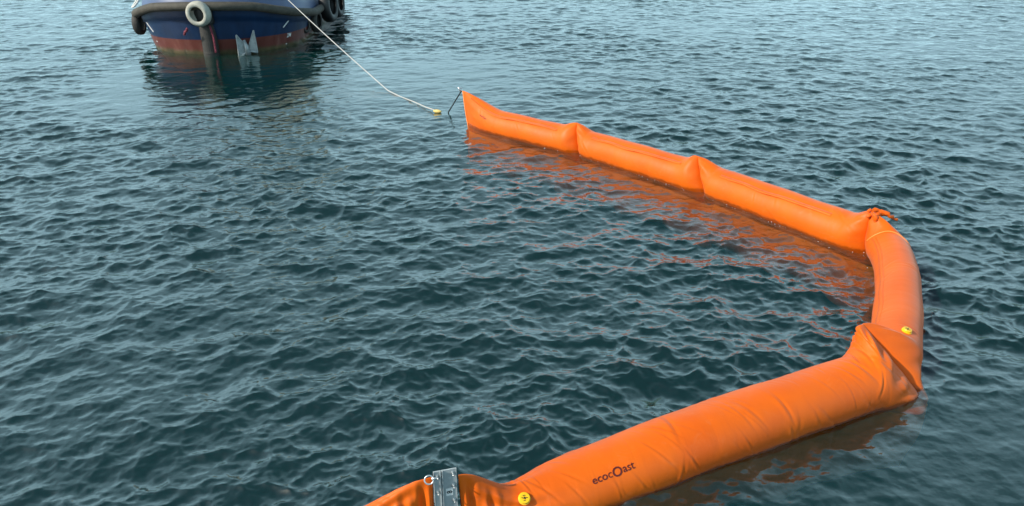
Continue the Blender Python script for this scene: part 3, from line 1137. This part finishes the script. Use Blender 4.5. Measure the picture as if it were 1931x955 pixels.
# load-line strokes and draught marks
def hull_pt(side, y, z, off=0.01):
    b = float(hb(np.array([y]), np.array([z]))[0])
    e = 0.02
    b1 = float(hb(np.array([y + e]), np.array([z]))[0])
    b2 = float(hb(np.array([y]), np.array([z + e]))[0])
    du = Vector((side * (b1 - b), e, 0))
    dv = Vector((side * (b2 - b), 0, e))
    n = du.cross(dv).normalized()
    if n.x * side < 0:
        n = -n
    return Vector((BX + side * b, BY + y, z)) + n * off, n
def stroke(side, ya, za, yb, zb, wd=0.03):
    bm = bmesh.new()
    n_ = 6
    A, B_ = [], []
    for i in range(n_ + 1):
        q = i / n_
        p, n = hull_pt(side, ya + (yb - ya) * q, za + (zb - za) * q, 0.012)
        p2, _ = hull_pt(side, ya + (yb - ya) * q + 0.004, za + (zb - za) * q, 0.012)
        d = hull_pt(side, yb, zb)[0] - hull_pt(side, ya, za)[0]
        s_ = d.normalized().cross(n) * wd / 2
        A.append((bm.verts.new(p + s_ + n * 0.004), bm.verts.new(p - s_ + n * 0.004), bm.verts.new(p - s_ - n * 0.02), bm.verts.new(p + s_ - n * 0.02)))
    for a, b in zip(A, A[1:]):
        for k in range(4):
            bm.faces.new((a[k], a[(k + 1) % 4], b[(k + 1) % 4], b[k]))
    bm.faces.new(A[0]); bm.faces.new(A[-1][::-1])
    return bm
bm_obj('load_line', stroke(-1, 0.82, 0.86, 0.60, 0.56), M['white_print'], tug)
bm_obj('load_line', stroke(1, 1.05, 0.90, 0.80, 0.62), M['white_print'], tug)
def hull_text(body, size, side, y, z):
    V, F = text_mesh(body, size, 0.004)
    P = []
    for v in V:
        # writing runs along the hull, read from outside
        p, n = hull_pt(side, y + side * v[0] * 0.75, z + v[1], 0.008)
        P.append(p[:])
    return from_arrays('draught_mark', np.array(P), F, M['white_print'], tug, smooth=False)
hull_text('2M', 0.17, 1, 0.98, 0.30)
hull_text('-', 0.2, 1, 0.98, 0.06)
hull_text('-', 0.25, -1, 0.72, 0.22)

# wheelhouse and mast (out of the frame above, but mirrored in the water)
bm = bmesh.new()
add_box(bm, (BX, BY + 7.2, 1.85), 3.0, 3.6, 2.1, bev=0.06)
wh = bm_obj('deckhouse', bm, M['cream'], tug)
bm = bmesh.new()
add_box(bm, (BX, BY + 7.0, 3.75), 2.3, 2.2, 1.65, bev=0.06)
add_box(bm, (BX, BY + 6.95, 4.64), 2.6, 2.6, 0.1, bev=0.03)
bm_obj('wheelhouse', bm, M['cream'], tug)
for i in range(4):
    bm = bmesh.new()
    add_box(bm, (BX - 0.84 + i * 0.56, BY + 5.885, 3.95), 0.44, 0.03, 0.62, bev=0.008)
    bm_obj('window', bm, M['glass'], tug)
for sgn in (-1, 1):
    for i in range(3):
        bm = bmesh.new()
        add_box(bm, (BX + sgn * 1.165, BY + 6.3 + i * 0.68, 3.95), 0.03, 0.52, 0.62, bev=0.008)
        bm_obj('window', bm, M['glass'], tug)
    for i in range(2):
        bm = bmesh.new()
        add_lathe(bm, (BX + sgn * 0.8, BY + 5.385, 2.2), (0, -1, 0), [(0, 0), (0.17, 0), (0.17, 0.03), (0.14, 0.03), (0.14, 0.01), (0, 0.01)], 20)
        if i == 0:
            bm_obj('porthole', bm, M['steel'], tug)
        else:
            bm.free()
bm = bmesh.new()
add_tube(bm, [(BX, BY + 7.6, 4.6), (BX, BY + 7.6, 7.2)], [0.09, 0.05], 12)
add_tube(bm, [(BX - 0.7, BY + 7.6, 6.2), (BX + 0.7, BY + 7.6, 6.2)], 0.035, 8)
bm_obj('mast', bm, M['cream'], tug, smooth=True)
bm = bmesh.new()
for s_ in (-0.22, 0.22):
    add_lathe(bm, (BX + 0.85 + s_, BY + 3.45, 0.80), (0, 0, 1), [(0, 0), (0.09, 0), (0.09, 1.45), (0.12, 1.47), (0.12, 1.53), (0, 1.53)], 16)
add_box(bm, (BX + 0.85, BY + 3.45, 2.05), 0.9, 0.1, 0.1, bev=0.02)
bm_obj('towing_bitt', bm, M['black'], tug)
fix_children(tug)
# the tug lies with its stern swung slightly to the left
TH = math.radians(4)
tug.rotation_euler.z = TH
tug.location = (BX - 5 * math.sin(TH), BY + 5 * math.cos(TH), 0)

# tyres hung round the bow
def tyre(c, axis, R, r, m, label, hole=0.56):
    bm = bmesh.new()
    prof = []
    wdt = r
    ro, ri = R, R * hole
    pts = [(ri, -wdt * 0.80), (ri + 0.02, -wdt * 0.98), (ri + (ro - ri) * 0.55, -wdt * 1.06), (ro - 0.045, -wdt * 0.92), (ro - 0.008, -wdt * 0.62), (ro, -wdt * 0.2),
           (ro, wdt * 0.2), (ro - 0.008, wdt * 0.62), (ro - 0.045, wdt * 0.92), (ri + (ro - ri) * 0.55, wdt * 1.06), (ri + 0.02, wdt * 0.98), (ri, wdt * 0.80),
           (ri + 0.03, wdt * 0.7), (ro - 0.05, wdt * 0.6), (ro - 0.05, -wdt * 0.6), (ri + 0.03, -wdt * 0.7), (ri, -wdt * 0.80)]
    add_lathe(bm, c, axis, pts, 40)
    bmesh.ops.remove_doubles(bm, verts=bm.verts, dist=0.0005)
    o = bm_obj('tyre', bm, m, None, smooth=True)
    return tag(o, label, 'tyre', 'tyres hung as fenders round the tug')
tyre((-8.70, 21.46, 1.22), (0.12, 1, 0.06), 0.345, 0.125, M['tyre'], 'pale sun-bleached tyre hanging flat against the front of the bow')
tyre((-11.42, 23.55, 0.66), (1, 0.12, 0.0), 0.34, 0.115, M['rubber'], 'dark tyre seen edge-on at the left corner of the boat')
tyre((-6.40, 25.15, 0.50), (1, -0.10, 0.0), 0.36, 0.11, M['rubber'], 'black tyre low on the right side of the boat, beside the rub rail end')
tyre((-6.60, 24.4, 0.48), (1, -0.25, 0.0), 0.26, 0.09, M['rubber'], 'small black tyre nearest the tow rope on the right side of the bow')
tyre((-6.26, 26.5, 0.85), (1, -0.10, 0.05), 0.58, 0.17, M['black'], 'large black tyre at the right of the boat, behind the two smaller ones')

tyre((-6.28, 27.8, 0.80), (1, -0.06, 0.05), 0.56, 0.17, M['black'], 'black tyre furthest back along the right side of the boat')

# anchor carried on the bow at the waterline
an = empty('anchor', (-7.72, 22.35, 0), 'grey plate anchor with two pointed flukes on the bow at the waterline', 'anchor')
ap = Vector((-7.74, 22.18, 0.04))
ax_ = Vector((0.93, 0.36, 0)).normalized()
ay_ = Vector((ax_.y, -ax_.x, 0))
def apt(x, z, y=0.0):
    return ap + ax_ * x * 0.86 + ay_ * y + Vector((0, 0, z * 0.86))
def fluke(pts, y0):
    bm = bmesh.new()
    F0 = [bm.verts.new(apt(x, z, y0 + yy)) for x, z, yy in pts]
    B0 = [bm.verts.new(apt(x, z, y0 + yy - 0.02)) for x, z, yy in pts]
    bm.faces.new(F0)
    bm.faces.new(B0[::-1])
    for i in range(len(pts)):
        j = (i + 1) % len(pts)
        bm.faces.new((F0[i], B0[i], B0[j], F0[j]))
    for i in range(len(pts)):
        j = (i + 1) % len(pts)
        a, b = apt(pts[i][0], pts[i][1], y0 + pts[i][2]), apt(pts[j][0], pts[j][1], y0 + pts[j][2])
        add_tube(bm, [a, b], 0.020, 6)
    return bm_obj('fluke', bm, M['galv'], an)
fluke([(-0.31, -0.12, 0.05), (-0.30, 0.62, 0.10), (-0.03, 0.20, 0.0), (-0.02, 0.0, 0.0)], 0.06)
fluke([(0.02, 0.02, 0.0), (0.07, 0.25, 0.0), (0.27, 0.74, 0.10), (0.31, 0.03, 0.05)], 0.06)
bm = bmesh.new()
add_tube(bm, [apt(0.0, -0.05, 0.10), apt(-0.03, 0.22, 0.12), apt(-0.08, 0.42, 0.06)], [0.085, 0.06, 0.045], 12)
bm_obj('shank', bm, M['galv'], an, smooth=True)
bm = bmesh.new()
add_tube(bm, [apt(-0.31, -0.14, 0.10), apt(-0.1, 0.0, 0.10), apt(0.1, 0.05, 0.10), apt(0.32, 0.0, 0.10)], 0.035, 8)
bm_obj('crown', bm, M['galv'], an, smooth=True)
fix_children(an)

# ------------------------------------------------------------------ ropes
def rope(name, pts, r, m, label, cat, strands=3, pitch=0.12, n=None):
    """laid rope: strands twisted about the path"""
    P = [Vector(p) for p in pts]
    seg = [0.0]
    for a, b in zip(P, P[1:]):
        seg.append(seg[-1] + (b - a).length)
    tot = seg[-1]
    n = n or int(tot / (pitch / 7)) + 2
    path = []
    for i in range(n):
        s_ = tot * i / (n - 1)
        k = max(j for j in range(len(seg)) if seg[j] <= s_ + 1e-9)
        k = min(k, len(P) - 2)
        q = (s_ - seg[k]) / (seg[k + 1] - seg[k])
        path.append(P[k].lerp(P[k + 1], q))
    bm = bmesh.new()
    for h in range(strands):
        pts2 = []
        for i, p in enumerate(path):
            t = (path[min(i + 1, n - 1)] - path[max(i - 1, 0)]).normalized()
            a = t.cross(Vector((0.1, 0.2, 1))).normalized()
            b = t.cross(a)
            w_ = 2 * PI * (tot * i / (n - 1)) / pitch + 2 * PI * h / strands
            pts2.append(p + (a * math.cos(w_) + b * math.sin(w_)) * r * 0.5)
        add_tube(bm, pts2, r * 0.58, 6)
    return tag(bm_obj(name, bm, m, None, smooth=True), label, cat)

def sag(a, b, drop, n=24, p=2.0):
    a, b = Vector(a), Vector(b)
    return [a.lerp(b, i / n) - Vector((0, 0, drop * (1 - abs(2 * i / n - 1) ** p))) for i in range(n + 1)]
bitt = (-8.3, 25.6, 2.1)
tow = sag(bitt, (-2.92, 17.42, 0.03), 0.06) + [Vector(p) for p in ((-2.6, 17.0, 0.0), (-2.2, 16.4, 0.02), (-1.85, 15.85, 0.03), (-1.66, 15.57, 0.05))]
rope('tow_rope', tow, 0.0125, M['tow_rope'], 'taut white tow rope running from the tug down to the water', 'rope', pitch=0.16)
rope('bridle_line', [(-1.37, 15.53, -0.25), (-1.36, 15.52, 0.0), (-1.02, 14.82, 0.62)], 0.014, M['dark_rope'], 'thin dark line rising from the water to the pointed boom end', 'rope', pitch=0.1)
bm = bmesh.new()
add_lathe(bm, (-1.67, 15.55, 0.03), (0.93, -0.36, 0.0), [(0, 0), (0.018, 0.004), (0.034, 0.04), (0.040, 0.09), (0.034, 0.14), (0.016, 0.185), (0, 0.19)], 20)
tag(bm_obj('rope_float', bm, M['pale_yellow'], None, smooth=True), 'small yellow float on the water at the end of the tow rope', 'float')
bm = bmesh.new()
add_torus(bm, (-1.03, 14.83, 0.66), (0.5, -0.8, 0.2), 0.032, 0.010, 24, 8)
add_tube(bm, [(-1.08, 14.80, 0.70), (-0.98, 14.80, 0.61)], 0.012, 8)
tag(bm_obj('tow_shackle', bm, M['steel'], None, smooth=True), 'small silver shackle on the raised tip of the boom', 'shackle')
rope('fender_rope', [(-8.62, 21.72, 1.45), (-8.56, 21.70, 1.1), (-8.55, 21.72, 0.85), (-8.52, 21.78, 0.55), (-8.53, 21.80, 0.1)], 0.030, M['red_rope'], 'faded red rope hanging down the right of the upright bow fender', 'rope', pitch=0.25)
rope('rope_end', [(-9.16, 21.62, 0.80), (-9.22, 21.66, 0.72), (-9.28, 21.72, 0.70), (-9.34, 21.78, 0.60)], 0.035, M['red_rope'], 'short loose red rope end below the pale tyre', 'rope', pitch=0.2)
i_ = min((i for i in range(nc // 2)), key=lambda i: abs(rail_pts[i].y - (BY + 1.05)))
from mathutils import Matrix
turn = Matrix.Translation((BX, BY, 0)) @ Matrix.Rotation(TH, 4, 'Z') @ Matrix.Translation((-BX, -BY, 0))
p0_ = rail_pts[i_]
o_ = (rail_off(p0_, 1, 0) - p0_).normalized()
tg_ = o_.cross(Vector((0, 0, 1)))
rope('mooring_line', [turn @ (p0_ + o_ * a_ + tg_ * b_ + Vector((0, 0, c_))) for a_, b_, c_ in
     ((-0.25, 0.0, 0.50), (-0.14, 0.0, 0.50), (-0.02, 0.03, 0.30), (0.10, 0.06, 0.17), (0.14, 0.12, 0.155), (0.10, 0.18, 0.17), (-0.02, 0.20, 0.30), (-0.14, 0.16, 0.50), (-0.25, 0.16, 0.50))],
     0.03, M['white_rope'], 'loop of white mooring line over the left bulwark', 'rope', pitch=0.18)
